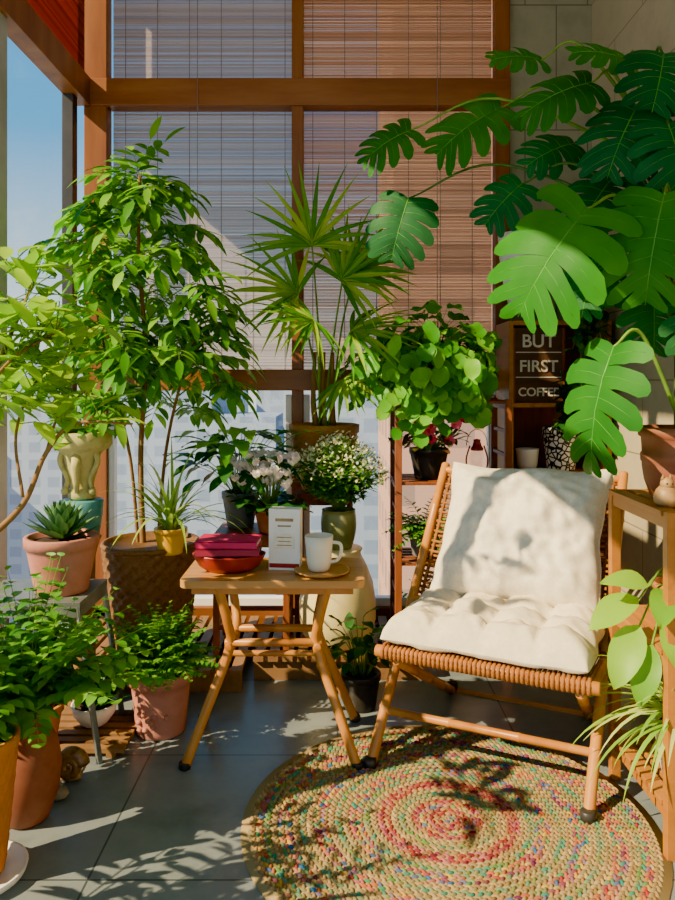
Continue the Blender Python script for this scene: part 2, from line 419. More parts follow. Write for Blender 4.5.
def city(m):
    m.b2(3,24,40,55,-60,60,'b1')
    for i in range(56):
        x=U(-150,120); y=U(90,210); w=U(10,22); h=U(-14,8) if i%4 else U(3,14)
        if x<-.2*y: h=min(h,5)
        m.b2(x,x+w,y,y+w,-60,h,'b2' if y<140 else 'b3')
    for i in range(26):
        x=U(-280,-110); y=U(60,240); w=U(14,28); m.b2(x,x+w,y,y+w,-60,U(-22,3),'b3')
one('city_skyline',city)
one('city_ground',lambda m:m.b2(-600,600,20,900,-61,-60,'ground'))

# ------------------------------------------------------------ rug
def rug(m):
    cx,cy,Rr=.30,2.04,.555; w=.0192; n=int(Rr/w)
    for i in range(n):
        r=(i+.5)*w
        if i<5: k='rugred' if i%3 else 'rugmulti'
        elif i<8: k='rugtan' if i!=6 else 'ruggreen'
        elif i<10: k='rugred'
        elif i in(12,13,17,18,22,23,26): k='rugmulti'
        elif i in(11,15,20,25): k='ruggreen'
        else: k='rugtan'
        m_=max(6,int(2*pi*r/.021))
        for sgn in(-1,1):
            for j in range(m_):
                a=2*pi*(j+(.25 if sgn>0 else .75))/m_
                c=V(cx+math.cos(a)*(r+sgn*w*.22),cy+math.sin(a)*(r+sgn*w*.22),.004)
                tg=a+pi/2+sgn*.55
                ex=V(math.cos(tg),math.sin(tg),0)*.0135; ey=V(-math.sin(tg),math.cos(tg),0)*.0062
                vs=[c+V(0,0,.0065)]
                for q,hh in((.6,.0045),(1,-.001)):
                    for s in range(6):
                        b=2*pi*s/6; vs.append(c+ex*q*math.cos(b)+ey*q*math.sin(b)+V(0,0,hh))
                fs=[(0,1+s,1+(s+1)%6) for s in range(6)]+[(1+s,7+s,7+(s+1)%6,1+(s+1)%6) for s in range(6)]
                m.add(vs,fs,k)
    m.lathe([(Rr+.004,0),(Rr+.004,.004),(0,.005)],(cx,cy,0),'rugtan',64)
one('braided_round_rug',rug)

# ------------------------------------------------------------ table
def table(m):
    zt=.575
    x0,x1,y0,y1,r=-.495,.085,2.33,2.64,.03
    out=[]
    for (cx,cy,a0) in((x1-r,y1-r,0),(x0+r,y1-r,pi/2),(x0+r,y0+r,pi),(x1-r,y0+r,1.5*pi)):
        for i in range(6): a=a0+i/5*pi/2; out.append((cx+r*math.cos(a),cy+r*math.sin(a)))
    n=len(out); vs=[V(x,y,zt) for x,y in out]+[V(x,y,zt-.024) for x,y in out]
    m.add(vs,[tuple(range(n)),tuple(range(2*n-1,n-1,-1))]+[(i,n+i,n+(i+1)%n,(i+1)%n) for i in range(n)],'tabletop',False)
    m.b2(-.46,.05,2.36,2.375,.525,.552,'bamboo'); m.b2(-.46,.05,2.595,2.61,.525,.552,'bamboo')
    for sx in(-1,1):
        cx=-.205
        for yb,ym,yt in((2.315,2.40,2.372),(2.64,2.54,2.60)):
            pts=spl([V(cx+sx*.175,yt,.55),V(cx+sx*.145,(ym+yt)/2,.43),V(cx+sx*.14,ym,.345),V(cx+sx*.2,(ym+yb)/2,.18),V(cx+sx*.265,yb,0.008)],8)
            m.tube(pts,.0155,'bamboo',12); m.lathe([(.017,0),(.019,.004),(.019,.02),(.016,.022)],(cx+sx*.267,yb,0),'dark',12)
        m.tube([V(cx+sx*.142,2.38,.35),V(cx+sx*.142,2.56,.35)],.012,'bamboo',10)
    for y in(2.40,2.54): m.pole((-.36,y,.36),(-.05,y,.36),.013)
    m.pole((-.36,2.47,.30),(-.05,2.47,.30),.010)
one('side_table',table,.003)
def bowl(m):
    m.lathe([(.0,0),(.6,.0),(.85,.02),(1,.052),(1.02,.058),(.97,.056),(.8,.02),(.0,.012)],(-.355,2.46,.575),'red',40,.118,.075)
one('red_dish',bowl)
def books(m):
    for z,a,k,w in((.634,.03,'maroon',.205),(.658,-.04,'magenta',.2)):
        rot=Matrix.Rotation(a,3,'Z'); c=V(-.355,2.465,z)
        m.box(c+V(0,0,.0015),(w,.13,.003),k,rot); m.box(c+V(0,0,.0215),(w,.13,.003),k,rot)
        m.box(c+V(0,0,.0115)+rot@V(0,-.0635,0),(w,.003,.023),k,rot)
        m.box(c+V(0,0,.0115),(w-.01,.122,.019),'paper',rot)
one('stack_of_books',books)
def tbox(m):
    rot=Matrix.Rotation(-.12,3,'Z'); c=V(-.172,2.49,.575+.1)
    m.box(c,(.104,.05,.2),'white',rot)
    f=-.0262
    m.box(c+rot@V(0,f,.065),(.06,.001,.010),'tan',rot); m.box(c+rot@V(0,f,.045),(.045,.001,.005),'tan',rot)
    m.box(c+rot@V(0,f,-.005),(.07,.001,.05),'paper',rot); m.box(c+rot@V(.0,f,-.085),(.1,.001,.014),'red',rot)
    for i in range(3): m.box(c+rot@V(0,f-.0006,.008-i*.013),(.05-.008*(i%2),.001,.003),'tan',rot)
one('paper_gift_box',tbox,.002)
one('wooden_saucer',lambda m:m.lathe([(0,0),(.07,0),(.088,.008),(.09,.013),(.085,.013),(.07,.008),(0,.008)],(-.05,2.43,.575),'tabletop',40))
def mug(m):
    c=(-.06,2.43,.583)
    m.lathe([(0,0),(.026,0),(.034,.006),(.04,.03),(.043,.075),(.046,.114),(.0425,.114),(.039,.07),(.034,.02),(0,.012)],c,'mugc',40)
    m.tube(spl([V(-.02,2.425,.676),V(.008,2.42,.672),V(.012,2.42,.644),V(.0,2.422,.619),V(-.022,2.425,.612)],6),.0055,'mugc',8)
one('coffee_mug',mug)

# ------------------------------------------------------------ chair
b_=V(.44,.90,0).normalized(); s_=V(.90,-.44,0).normalized()
FL=V(.10,2.32,0);FR=V(.68,2.036,0);TL=V(.42,2.90,.875);TR=V(1.0,2.62,.875)
def chair(m):
    r=.0165
    m.pole(FL,TL,r); m.pole(FR,TR,r)
    sf=.385; SL=V(.135,2.255,sf);SR=V(.675,1.985,sf)
    RL=V(.40,2.92,0)+s_*.02; RRr=V(.94,2.66,0)
    m.pole(SL+s_*.045+V(0,0,-.02),RL+s_*.03,r*.95); m.pole(SR-s_*.03+V(0,0,-.02),RRr-s_*.045,r*.95)
    m.pole(RL,RRr-s_*.01,.012)
    for p in(FL,FR,RL+s_*.03,RRr-s_*.045): m.lathe([(.017,-.0),(.021,.002),(.021,.03),(.017,.032)],(p.x,p.y,0),'dark',12)
    BLs=SL+b_*.47+V(0,0,-.04); BRs=SR+b_*.47+V(0,0,-.04)
    m.pole(SL-s_*.02,SR+s_*.02,.018); m.pole(BLs,BRs,.014)
    m.pole(SL,BLs,.014); m.pole(SR,BRs,.014)
    n=44
    for i in range(n+1):
        a=SL.lerp(SR,(i+.5)/(n+1))
        pts=[a+V(0,0,-.022)+b_*.01,a-b_*.017+V(0,0,-.012),a-b_*.019+V(0,0,.008),a+V(0,0,.02),a+b_*.2+V(0,0,.0),a+b_*.46+V(0,0,-.026)]
        m.tube(pts,.0056,'rope',6)
    m.pole(FL.lerp(TL,.16),FR.lerp(TR,.16),.0125)
    for t in(.975,.5): m.pole(FL.lerp(TL,t),FR.lerp(TR,t),.014)
    for i in range(26):
        t=.5+.465*(i+.5)/26; q=-b_*.012 if i%2 else b_*.004
        m.tube([FL.lerp(TL,t)+b_*.012,FL.lerp(TL,t)+q+s_*.05,FR.lerp(TR,t)+q-s_*.05,FR.lerp(TR,t)+b_*.012],.0052,'rope',6)
    for side,P,Q in((1,FL,TL),(-1,FR,TR)):
        for e in(.03,.06,.09): 
            A=P.lerp(Q,.52)+s_*side*e; B=P.lerp(Q,.965)+s_*side*e
            m.tube([A,B],.006,'rope',6)
one('bamboo_lounge_chair',chair)
def puff(m,O,ex,ey,ez,W,D,T,Tb,k,dim=None,n=48,pinch=.06,power=4,pe=.45,wr=.004,dd=.6,lines=()):
    for top in(1,-1):
        vs=[]
        for i in range(n+1):
            for j in range(n+1):
                u=-1+2*i/n; v=-1+2*j/n
                u=math.sin(u*pi/2)*.35+u*.65; v=math.sin(v*pi/2)*.35+v*.65
                e=max(0,(1-abs(u)**power)*(1-abs(v)**power))**pe
                h=(T if top>0 else Tb)*e
                if dim and top>0:
                    s=0
                    for a,b,sr in dim: s=max(s,math.exp(-((u-a)**2+(v-b)**2)**.5/sr))
                    for a in lines: s=max(s,.5*math.exp(-abs(u-a)/.09),.5*math.exp(-abs(v-a)/.09))
                    h*=1-dd*s
                p=Vector((u*3,v*3,top*2))
                h+=wr*noise.noise(p*.9+V(W,0,0))*e*2.5+ wr*1.2*noise.noise(p*2.6+V(0,p.x*.8,0))*e
                lump=.012*noise.noise(V(u*2.5,v*2.5,5))
                x=u*(W/2+lump)*(1-pinch*(1-v*v)*abs(u)); y=v*(D/2+lump)*(1-pinch*(1-u*u)*abs(v))
                vs.append(O+ex*x+ey*y+ez*(h*top))
        fs=[(i*(n+1)+j,(i+1)*(n+1)+j,(i+1)*(n+1)+j+1,i*(n+1)+j+1) for i in range(n) for j in range(n)]
        if top<0: fs=[f[::-1] for f in fs]
        m.add(vs,fs,k)
def seatc(m):
    c=V(.135,2.255,.430).lerp(V(.675,1.985,.430),.5)+b_*.235
    G=(-.5,0,.5)
    dim=[(a,b,.15) for a in G for b in G]+[(a,s,.14) for a in G for s in(-1,1)]+[(s,a,.14) for a in G for s in(-1,1)]
    puff(m,c,s_,b_,(Z+b_*.06).normalized(),.60,.52,.098,.026,'cushion',dim,88,.02,6,.36,.006,.8,G)
    N=(Z+b_*.06).normalized()
    for a in G:
        for b in G: m.ball(c+s_*(a*.3)+b_*(b*.26)+N*.028,.008,'cushion',8)
one('tufted_seat_cushion',seatc)
def pil(m):
    up=(TL-FL).normalized(); up=(up+V(0,0,.25)).normalized(); nrm=s_.cross(up); 
    if nrm.y>0: nrm=-nrm
    c=V(.61,2.50,.69)
    puff(m,c,s_,up,nrm,.545,.485,.105,.06,'cushion2',None,64,.07,2.6,.5,.014)
    # piped seam
    P=[]
    for q in range(4):
        for i in range(16):
            t=-1+2*i/16
            u,v={0:(t,-1),1:(1,t),2:(-t,1),3:(-1,-t)}[q]
            lump=.012*noise.noise(V(u*2.5,v*2.5,5))
            P.append(c+s_*(u*(.2725+lump)*(1-.07*(1-v*v)*abs(u)))+up*(v*(.2425+lump)*(1-.07*(1-u*u)*abs(v))))
    P.append(P[0]); m.tube(P,.0035,'cushion2',6)
one('throw_pillow',pil)

# ------------------------------------------------------------ decks and stands
def deck(m):
    for i in range(14): x=-1.16+i*.058; m.b2(x,x+.04,2.84,3.5,.08,.1,'deck')
    for y in(2.9,3.2,3.45): m.b2(-1.16,-.37,y-.02,y+.02,0,.08,'deck')
one('slatted_deck',deck)
def deck2(m):
    for i in range(12): x=-.335+i*.058; m.b2(x,x+.04,2.98,3.5,.08,.1,'deck')
    for y in(3.02,3.24,3.45): m.b2(-.335,.343,y-.02,y+.02,0,.08,'deck')
one('slatted_deck.001',deck2)
def deck3(m):
    for i in range(6): y=2.38+i*.05; m.b2(-1.16,-.68,y,y+.032,.015,.03,'deck')
    for x in(-1.1,-.72): m.b2(x-.015,x+.015,2.38,2.66,0,.015,'deck')
one('slatted_deck.002',deck3)
def mstand(m):
    m.b2(-1.17,-.81,2.36,2.64,.485,.5,'metal')
    m.b2(-1.17,-.81,2.36,2.375,.45,.485,'metal'); m.b2(-.825,-.81,2.36,2.64,.45,.485,'metal')
    for (a,b) in(((-.82,2.37),(-.745,2.35)),((-.82,2.63),(-.755,2.64)),((-1.16,2.37),(-1.17,2.33)),((-1.16,2.63),(-1.17,2.64))):
        m.tube([V(a[0],a[1],.485),V(b[0],b[1],0)],.011,'metal',4)
one('metal_plant_stand',mstand,.001)
def stand(x0,x1,y0,y1,z0,z1,k='rack'):
    def f(m):
        m.b2(x0,x1,y0,y1,z1-.02,z1,k)
        for x in(x0+.015,x1-.015):
            for y in(y0+.015,y1-.015): m.b2(x-.0125,x+.0125,y-.0125,y+.0125,z0,z1-.02,k)
        zz=z0+.1
        for y in(y0+.015,y1-.015): m.b2(x0+.02,x1-.02,y-.008,y+.008,zz,zz+.02,k); m.b2(x0+.02,x1-.02,y-.008,y+.008,z1-.05,z1-.02,k)
        for x in(x0+.015,x1-.015): m.b2(x-.008,x+.008,y0+.02,y1-.02,zz,zz+.02,k)
    return f
one('wooden_plant_stand',stand(-.5,-.19,2.99,3.27,.1,.58),.002)
one('wooden_plant_stand.001',stand(-.19,.07,3.28,3.5,.1,.70),.002)

# rack
def rack(m):
    x0,x1,y0,y1=.25,.70,3.08,3.36
    for x in(x0,x1):
        for y in(y0,y1): m.b2(x-.014,x+.014,y-.014,y+.014,0,1.12,'rack')
    for z in(.12,.45,.78,1.115):
        for i in range(6):
            y=y0+.0+i*.052; m.b2(x0-.014,x1+.014,y-.016+.01,y+.022,z-.012,z,'rack')
        for x in(x0,x1): m.b2(x-.01,x+.01,y0,y1,z-.035,z-.012,'rack')
    for x in(x0,x1):
        for z in(.2,.3,.55,.65,.88,.98): m.b2(x-.007,x+.007,y0,y1,z,z+.015,'rack')
one('slatted_plant_rack',rack,.0015)
# cabinet
def cab(m):
    x0,x1,y0,y1=.75,1.2,3.28,3.55
    for x in(x0,x1-.02): m.b2(x,x+.02,y0,y1,0,1.46,'shelf')
    for z in(.1,.45,.80,1.10,1.46): m.b2(x0+.02,x1-.02,y0,y1,z-.02,z,'shelf')
    m.b2(x0+.02,x1-.02,y1-.01,y1,.08,1.44,'rack')
one('wooden_cabinet',cab,.002)
def sign():
    e=bpy.data.objects.new('coffee_sign',None); sc.collection.objects.link(e); e.location=(.885,3.31,1.1)
    m=MB(); m.b2(-.105,.105,-.008,.008,.0,.33,'signbrown')
    for x in(-.11,.11): m.b2(x-.006,x+.006,-.012,.012,0,.33,'rack')
    for z in(.112,.222): m.b2(-.10,.10,-.010,-.0075,z-.002,z+.002,'signtxt')
    m.obj('board',parent=e)
    for i,(t,z,s) in enumerate((('BUT',.245,.08),('FIRST',.137,.072),('COFFEE',.03,.052))):
        cu=bpy.data.curves.new('txt','FONT'); cu.body=t; cu.size=s; cu.align_x='CENTER'; cu.extrude=.0015; cu.offset=.001
        o=bpy.data.objects.new('lettering_%d'%i,cu); sc.collection.objects.link(o); o.parent=e
        o.location=(0,-.0105,z); o.rotation_euler=(pi/2,0,0); cu.materials.append(M['signtxt'])
M['signtxt']=mat('chalk_lettering',['#c8bca4','#d8ceba'],.8,30,bmp=0)
sign()
# right shelf
def shelf(m):
    x0,x1,y0,y1=.835,1.19,1.88,2.26
    for x in(x0,x1):
        for y in(y0,y1): m.b2(x-.014,x+.014,y-.014,y+.014,0,.87,'shelf')
    for z in(.87,.52,.14):
        for i in range(7): x=x0-.0+i*.0575; m.b2(x-.024+.006,x+.024,y0+.015,y1-.015,z-.014,z,'shelf')
        for y in(y0,y1): m.b2(x0+.014,x1-.014,y-.011,y+.011,z-.045,z-.0,'shelf')
        for x in(x0,x1): m.b2(x-.011,x+.011,y0+.014,y1-.014,z-.045,z-.015,'shelf')
    m.tube([V(x0,y1,.15),V(x0,y0,.5)],.007,'shelf',6)
one('wooden_shelf',shelf,.0015)

# ------------------------------------------------------------ plants, left side
def basket_tree(m):
    c=V(-.75,3.02,.1)
    m.lathe([(.145+.045*(i/36),.44*i/36) for i in range(37)]+[(.182,.44),(.178,.42),(.0,.42)],c,'wicker',120,
        fn=lambda r,z,a,i:r+(.006*math.sin(a*20)*(1 if (i//2)%2 else -1) if 0<i<36 else 0))
    m.lathe([(.192,.435),(.197,.445),(.192,.455),(.182,.455),(.18,.44)],c,'wicker',40)
    m.lathe([(.18,.425),(0,.43)],c,'soil',30)
    tr=spl([V(-.79,3.05,.5),V(-.80,3.05,.9),V(-.775,3.03,1.3),V(-.80,3.02,1.7),V(-.79,3.0,2.02)],10)
    m.tube(tr,.013,'bark',8,.006)
    tr2=spl([V(-.74,3.08,.5),V(-.71,3.1,.9),V(-.64,3.08,1.2),V(-.55,3.05,1.45)],8)
    m.tube(tr2,.008,'bark',8,.005)
    tr3=spl([V(-.81,3.06,.5),V(-.84,3.03,.9),V(-.91,2.98,1.25),V(-.99,2.97,1.65)],8); m.tube(tr3,.008,'bark',8,.005)
    nb=0
    for T,h0,cnt,Lm in((tr,.46,23,.34),(tr2,.5,11,.24),(tr3,.5,11,.22)):
        for i in range(cnt):
            t=h0+(1-h0)*(i+.3)/cnt; p=T[min(len(T)-1,int(t*(len(T)-1)))]
            az=i*2.4+U(-.3,.3)+nb; prof=1-.6*abs(2*(t-h0)/(1-h0)-.6)
            L=Lm*prof*U(.6,1.1); d=sph(az,U(.1,.7))
            if p.x+d.x*L< -1.1: d.x*=.2
            if p.y+d.y*L>3.35: d.y*=.3
            q=p+d*L; m.tube(spl([p,(p+q)/2+V(0,0,.02),q],3),.004,'stem',5,.002)
            for f in(.4,.7,1):
                for z in range(1 if f<.5 else 2 if f<1 else 3):
                    b=p.lerp(q,f); dd=sph(az+U(-1.3,1.3),U(-.3,.7))
                    if b.x+dd.x*.2<-1.17: dd.x=abs(dd.x)
                    if b.y+dd.y*.2>3.48: dd.y=-abs(dd.y)
                    pinnate(m,b,dd,U(.12,.19),3,U(.08,.12),U(.030,.042),'Ltree',droop=.8,taper=False,ld=.7)
        nb+=1.3
    for i in range(8):
        b=tr[-1]+V(0,0,-.02); pinnate(m,b,sph(i*.8,U(.4,1.3)),U(.14,.2),3,.1,.036,'Ltree',droop=.6,taper=False)
one('potted_umbrella_tree',basket_tree)
def lemon(m):
    c=(-1.07,2.0,0)
    m.pot(c,.1,.085,.72,'brownterra',rim=.008)
    br=[ [V(-1.06,2.0,.7),V(-.96,2.02,.76),V(-.86,2.05,.86),V(-.80,2.06,1.0),V(-.72,2.06,1.08),V(-.56,2.05,1.08)],
         [V(-1.06,2.0,.7),V(-1.0,2.0,.95),V(-.93,2.02,1.2),V(-.86,2.05,1.4),V(-.84,2.1,1.5)],
         [V(-1.06,2.0,.7),V(-1.05,1.9,1.0),V(-1.05,1.8,1.25),V(-1.02,1.7,1.45)],  # unseen branch added to dapple the sunlight
         [V(-.86,2.05,.88),V(-.9,2.1,1.05),V(-.86,2.15,1.2),V(-.74,2.2,1.32)],
         [V(-.93,2.02,1.2),V(-.85,2.0,1.27),V(-.75,2.05,1.34)],
         [V(-1.05,1.9,1.0),V(-1.04,1.6,1.2),V(-1.03,1.2,1.25)],  # unseen, bent forward to throw leaf shadows on the rug
         [V(-.8,2.06,1.0),V(-.78,2.1,1.1),V(-.70,2.12,1.18)],
         [V(-1.02,1.7,1.42),V(-1.03,1.6,1.75),V(-1.05,1.5,2.05)]]  # unseen sparse twig added for leaf shadows on the pillow
    for bi,B in enumerate(br):
        S=spl(B,6); m.tube(S,.0115 if bi<3 else .005,'bark',8,.003)
        n={0:10,1:64,2:26,3:46,4:40,5:24,6:16,7:8}[bi]
        for i in range(n):
            lo=.68 if bi==0 else .4
            t=lo+(1-lo)*i/n; p=S[int(t*(len(S)-1))]
            q=p+rv(.07)+V(0,0,.02)
            if q.x<-1.15: q.x=-1.12
            m.tube([p,q],.0016,'stem',4)
            d=sph(U(0,6.3),U(-.4,.9))
            if q.x<-1.03: d.x=abs(d.x)
            m.leaf(q,d,U(.09,.14),U(.040,.056),'Lbright','oval',U(.2,.9),.25,6)
one('potted_lemon_tree',lemon)
def shadow_palm(m):  # added out of view to throw frond shadows on floor and rug
    p=m.pot((-1.0,1.38,0),.13,.10,.26,'terra',rim=.01)
    for i in range(16):
        d=sph(i*2.4,U(.8,1.4)); d.x=d.x*.2
        pinnate(m,p+V(U(-.03,.03),U(-.03,.03),0),d,U(.55,.82),13,.14,.022,'Lpalm',droop=.8,sr=.004,ld=.5)
one('added_shadow_palm',shadow_palm)
def agave(m):
    p=m.pot((-.915,2.49,.5),.112,.084,.185,'pinkterra',rim=.007,sd=.02)
    for i in range(54):
        f=i/54; m.leaf(p+V(0,0,.0+.03*f),sph(i*2.4,.2+1.15*f),.145*(1-.25*f),.038,'Lagave','agave',-.35,.5,6)
one('potted_agave',agave)
def ped(m):
    c=(-.945,2.775,0)
    m.lathe([(.07,0),(.075,.01),(.07,.05),(.05,.12),(.045,.35),(.048,.55),(.06,.60),(.07,.62)],c,'bark',32)
    m.lathe([(.05,.62),(.062,.63),(.074,.70),(.078,.755),(.07,.76),(0,.76)],c,'teal',32)
one('plant_pedestal',ped)
def corbel(m):
    c=V(-.945,2.775,.76)
    m.lathe([(.04,0),(.05,.008),(.05,.03),(.042,.045),(.048,.08),(.06,.12),(.066,.16),(.075,.175),(.10,.19),(.108,.20),(.108,.245),(.092,.25),(.088,.235),(0,.235)],c,'stone',40)
    for s in(-1,1):
        pts=[c+V(s*(.055+.014*math.sin(t*pi*2)),-.035,.185-.15*t) for t in [i/10 for i in range(11)]]
        m.tube(pts,[.012-.004*i/10 for i in range(11)],'stone',8)
        m.ball(c+V(s*.05,-.04,.035),.014,'stone',10)
    m.tube([c+V(0,-.055,.17),c+V(0,-.07,.12),c+V(0,-.062,.07),c+V(0,-.055,.03)],[.02,.018,.013,.008],'stone',8)
    m.lathe([(.09,.238),(0,.242)],c,'soil',20)
    clump(m,c+V(0,0,.238),70,(.02,.09),.12,.055,.03,'Lfern','oval',lay=.7)
one('carved_stone_planter',corbel)
def spi(m):
    p=m.pot((-.645,2.90,.53),.06,.045,.10,'yellow',rim=.004)
    spider(m,p,48,.36,W=.015,el=(.75,1.45),droop=1.8)
one('potted_spider_plant',spi)
def fern1(m):
    p=m.pot((-.605,2.57,0),.1,.082,.21,'pinkterra',rim=.008)
    for i in range(10):
        a=-1.57+U(-.9,.9); m.ball(V(-.605+.092*math.cos(a),2.57+.092*math.sin(a),.06+.03*math.sin(i)),.010,'pinkterra',8)
    fern(m,p+V(0,0,.01),84,.235,lL=.058,lW=.018,pairs=12,el=(.45,1.45),droop=1.1)
one('potted_fern',fern1)
def fern2(m):
    c=(-.85,2.05,0)
    m.lathe([(.05,0),(.06,.01),(.085,.08),(.092,.15),(.082,.21),(.06,.25),(.055,.27),(.072,.30),(.077,.32),(.07,.325),(.05,.30),(0,.30)],c,'brownterra',40)
    p=V(c[0],c[1],.30); m.lathe([(.062,.309),(0,.312)],c,'soil',20)
    for i in range(90):
        az=i*2.4; d=sph(az,U(.5,1.45))
        L=U(.26,.46)*(.92 if d.x>0 else 1)
        pinnate(m,p+V(U(-.02,.02),U(-.02,.02),0),d,L,9,.072,.034,'Lfern',droop=U(.4,1.05),ld=.8)
one('potted_fern.001',fern2)
def opot(m):
    X=-.865;Y=1.80
    m.lathe([(.085,0),(.11,.012),(.115,.028),(.108,.028),(.1,.014),(0,.014)],(X,Y,0),'white',40)
    c=V(X,Y,.014)
    m.lathe([(.055,0),(.062,.01)]+[(.062+.028*i/24,.01+.29*i/24) for i in range(1,25)]+[(.096,.31),(.096,.33),(.083,.33),(.08,.31),(0,.31)],c,'orange',90,
       fn=lambda r,z,a,i:r+(.003*math.sin(a*22)*(1 if (i//2)%2 else -1) if 2<i<26 else 0))
    m.lathe([(.08,.312),(0,.315)],c,'soil',20)
    for i in range(10):
        b=c+V(U(-.03,.04),U(-.03,.03),.31); e=b+V(U(-.14,0.05),U(-.05,.05),U(.12,.26)); m.tube(spl([b,(b+e)/2+V(-.02,0,.02),e],3),.004,'dstem',5,.003)
        for k in range(5): m.leaf(e,sph(U(0,6.3),U(-.2,.9)),.09,.04,'Lfern','oval',.6)
one('woven_orange_planter',opot)
def opot2(m):
    p=m.pot((-.955,2.43,.03),.06,.043,.12,'orange',rim=.006); clump(m,p,14,(.04,.1),.05,.05,.03,'Ldark','oval')
one('small_orange_planter',opot2)
def wb(m):
    c=(-.83,2.56,.03)
    m.lathe([(.04,0),(.045,.004),(.068,.035),(.076,.07),(.071,.07),(.062,.055),(0,.055)],c,'white',36); m.lathe([(.066,.058),(0,.064)],c,'soil',16)
    for q in range(4):
        o=V(c[0]+.03*math.cos(q*1.6),c[1]+.03*math.sin(q*1.6),.09)
        for i in range(18): m.leaf(o,sph(i*2.4,.3+1.1*i/18),.12,.018,'Ldark','agave',-.1,.5,5)
one('succulent_bowl',wb)
def snail(m):
    c=V(-.80,2.25,.05); pts=[];rs=[]
    for i in range(60):
        t=i/59; a=t*4.6*pi; rr=.034*(1-t)**.9+.002
        pts.append(c+V(math.cos(a)*rr,-.02*t-.004,math.sin(a)*rr)); rs.append(.021*(1-t)**.8+.002)
    m.tube(pts,rs,'shell',10)
    o=V(.06,-.06,0)
    m.tube(spl([V(-.83,2.31,.016)+o,V(-.87,2.31,.014)+o,V(-.915,2.31,.012)+o],4),[.012,.014,.016,.017,.017,.016,.012,.008,.004],'tan',8)
    for y in(-.008,.008): m.tube([V(-.825,2.31+y,.025)+o,V(-.812,2.31+y,.055)+o],.003,'tan',5)
one('snail_ornament',snail)
def rocks(m):
    for x,y,r in((-.90,2.19,.04),(-.80,2.15,.026),(-.97,2.2,.045),(-.84,2.19,.024)): m.ball((x,y,r*.62),r,'rock',14,(1.1,1,.65),.35)
one('pile_of_rocks',rocks)

# ------------------------------------------------------------ plants, centre
def peace(m):
    p=m.pot((-.41,3.17,.58),.075,.055,.15,'grey',rim=.004)
    clump(m,p,40,(.1,.3),.2,.15,.07,'Ldark','lance',ld=1.0,lay=.9)
    clump(m,p,30,(.2,.37),.19,.17,.07,'Lfern','lance',ld=1.0,lay=.9)
one('potted_peace_lily',peace)
def cycl(m):
    p=m.pot((-.275,3.06,.58),.062,.045,.1,'terra',rim=.005)
    clump(m,p,44,(.01,.08),.13,.075,.062,'Ldark','heart',ld=.5,lay=.7)
    for i in range(54):
        az=i*2.4; f=math.sqrt(i/54); e=p+V(math.cos(az)*.14*f-.015,math.sin(az)*.09*f-.05,U(.10,.23))
        m.tube(spl([p,(p+e)/2+V(0,0,.02),e],3),.0014,'stem',4)
        for k in range(5): m.leaf(e,sph(k*1.26,U(.5,1.1)),.038,.03,'Fwhite','oval',-.3,.2,4)
one('potted_cyclamen',cycl)
def stool(m):
    m.lathe([(.09,0),(.115,.012),(.145,.05),(.16,.11),(.16,.18),(.148,.26),(.122,.33),(.1,.37),(.096,.385),(.105,.398),(.10,.402),(0,.402)],(.0,3.13,.1),'cream',48)
one('cream_ceramic_vase',stool)
def kal(m):
    p=m.pot((.005,3.12,.502),.068,.055,.16,'greenglass',bulge=.012)
    for i in range(190):
        az=i*2.4; f=math.sqrt(i/190); e=p+V(math.cos(az)*.21*f,math.sin(az)*.12*f,.31-.15*f*f+U(-.03,.02))
        m.tube(spl([p+V(0,0,.0),(p+e)/2+V(0,0,.03),e],3),.0013,'stem',4)
        for k in range(7): m.leaf(p.lerp(e,U(.35,.96)),sph(U(0,6.3),U(-.2,.8)),.05,.016,'Lfern','oval',.4,.2,4)
        for k in range(5): m.leaf(e+rv(.014),sph(U(0,6.3),U(.1,1.4)),.013,.011,'Fcream' if k<4 else 'Fwhite','round',.2,.1,3)
one('potted_flowering_bush',kal)
def palm(m):
    c=(-.06,3.39,.70)
    m.lathe([(.09,0),(.1,.01),(.125,.1),(.145,.2),(.15,.26),(.158,.265),(.16,.30),(.15,.302),(.142,.29),(0,.285)],c,'orangebrown',44)
    m.lathe([(.143,.288),(0,.292)],c,'soil',20)
    b=V(-.06,3.36,.98)
    L=[((-.11,3.22,1.78),(-.1,-.15,1),(0,-1,.2),.36),((-.17,3.15,1.56),(-.8,-.2,.35),(.1,-.8,.6),.36),
       ((.02,3.18,1.62),(.6,-.2,.6),(-.2,-.8,.6),.37),((-.10,3.05,1.44),(-.6,-.5,.0),(0,-.7,.7),.30),
       ((.06,3.12,1.40),(.8,-.25,.15),(0,-.6,.8),.34),
       ((.03,3.15,1.20),(.5,-.5,-.3),(0,-.7,.7),.24),((.08,3.3,1.68),(.6,.05,.8),(0,-.8,.6),.30)]
    for pos,d,n,r in L:
        pos=V(*pos); m.tube(spl([b+V(U(-.03,.03),U(-.02,.02),0),b.lerp(pos,.55)+V(0,.03,.06),pos],6),.0055,'stem',6,.0035)
        fan(m,pos,d,n,r,'Lpalm',17,3.3,.45,.030)
    for x in(-.09,-.055,-.02): m.tube(spl([V(x,3.37,.97),V(x*1.2,3.34,1.1),V(x*1.1,3.3,1.32)],4),.017,'bark',8,.008)
M['orangebrown']=mat('woven_pot_cover',['#8c5c20','#b07838','#7e501c'],.7,35,(1,1,3),.4)
one('potted_fan_palm',palm)
def dk(m):
    p=m.pot((.085,2.75,0),.07,.055,.13,'dark',rim=.004); clump(m,p,46,(.08,.24),.11,.075,.045,'Ldark','oval',lay=.6)
one('small_potted_plant',dk)
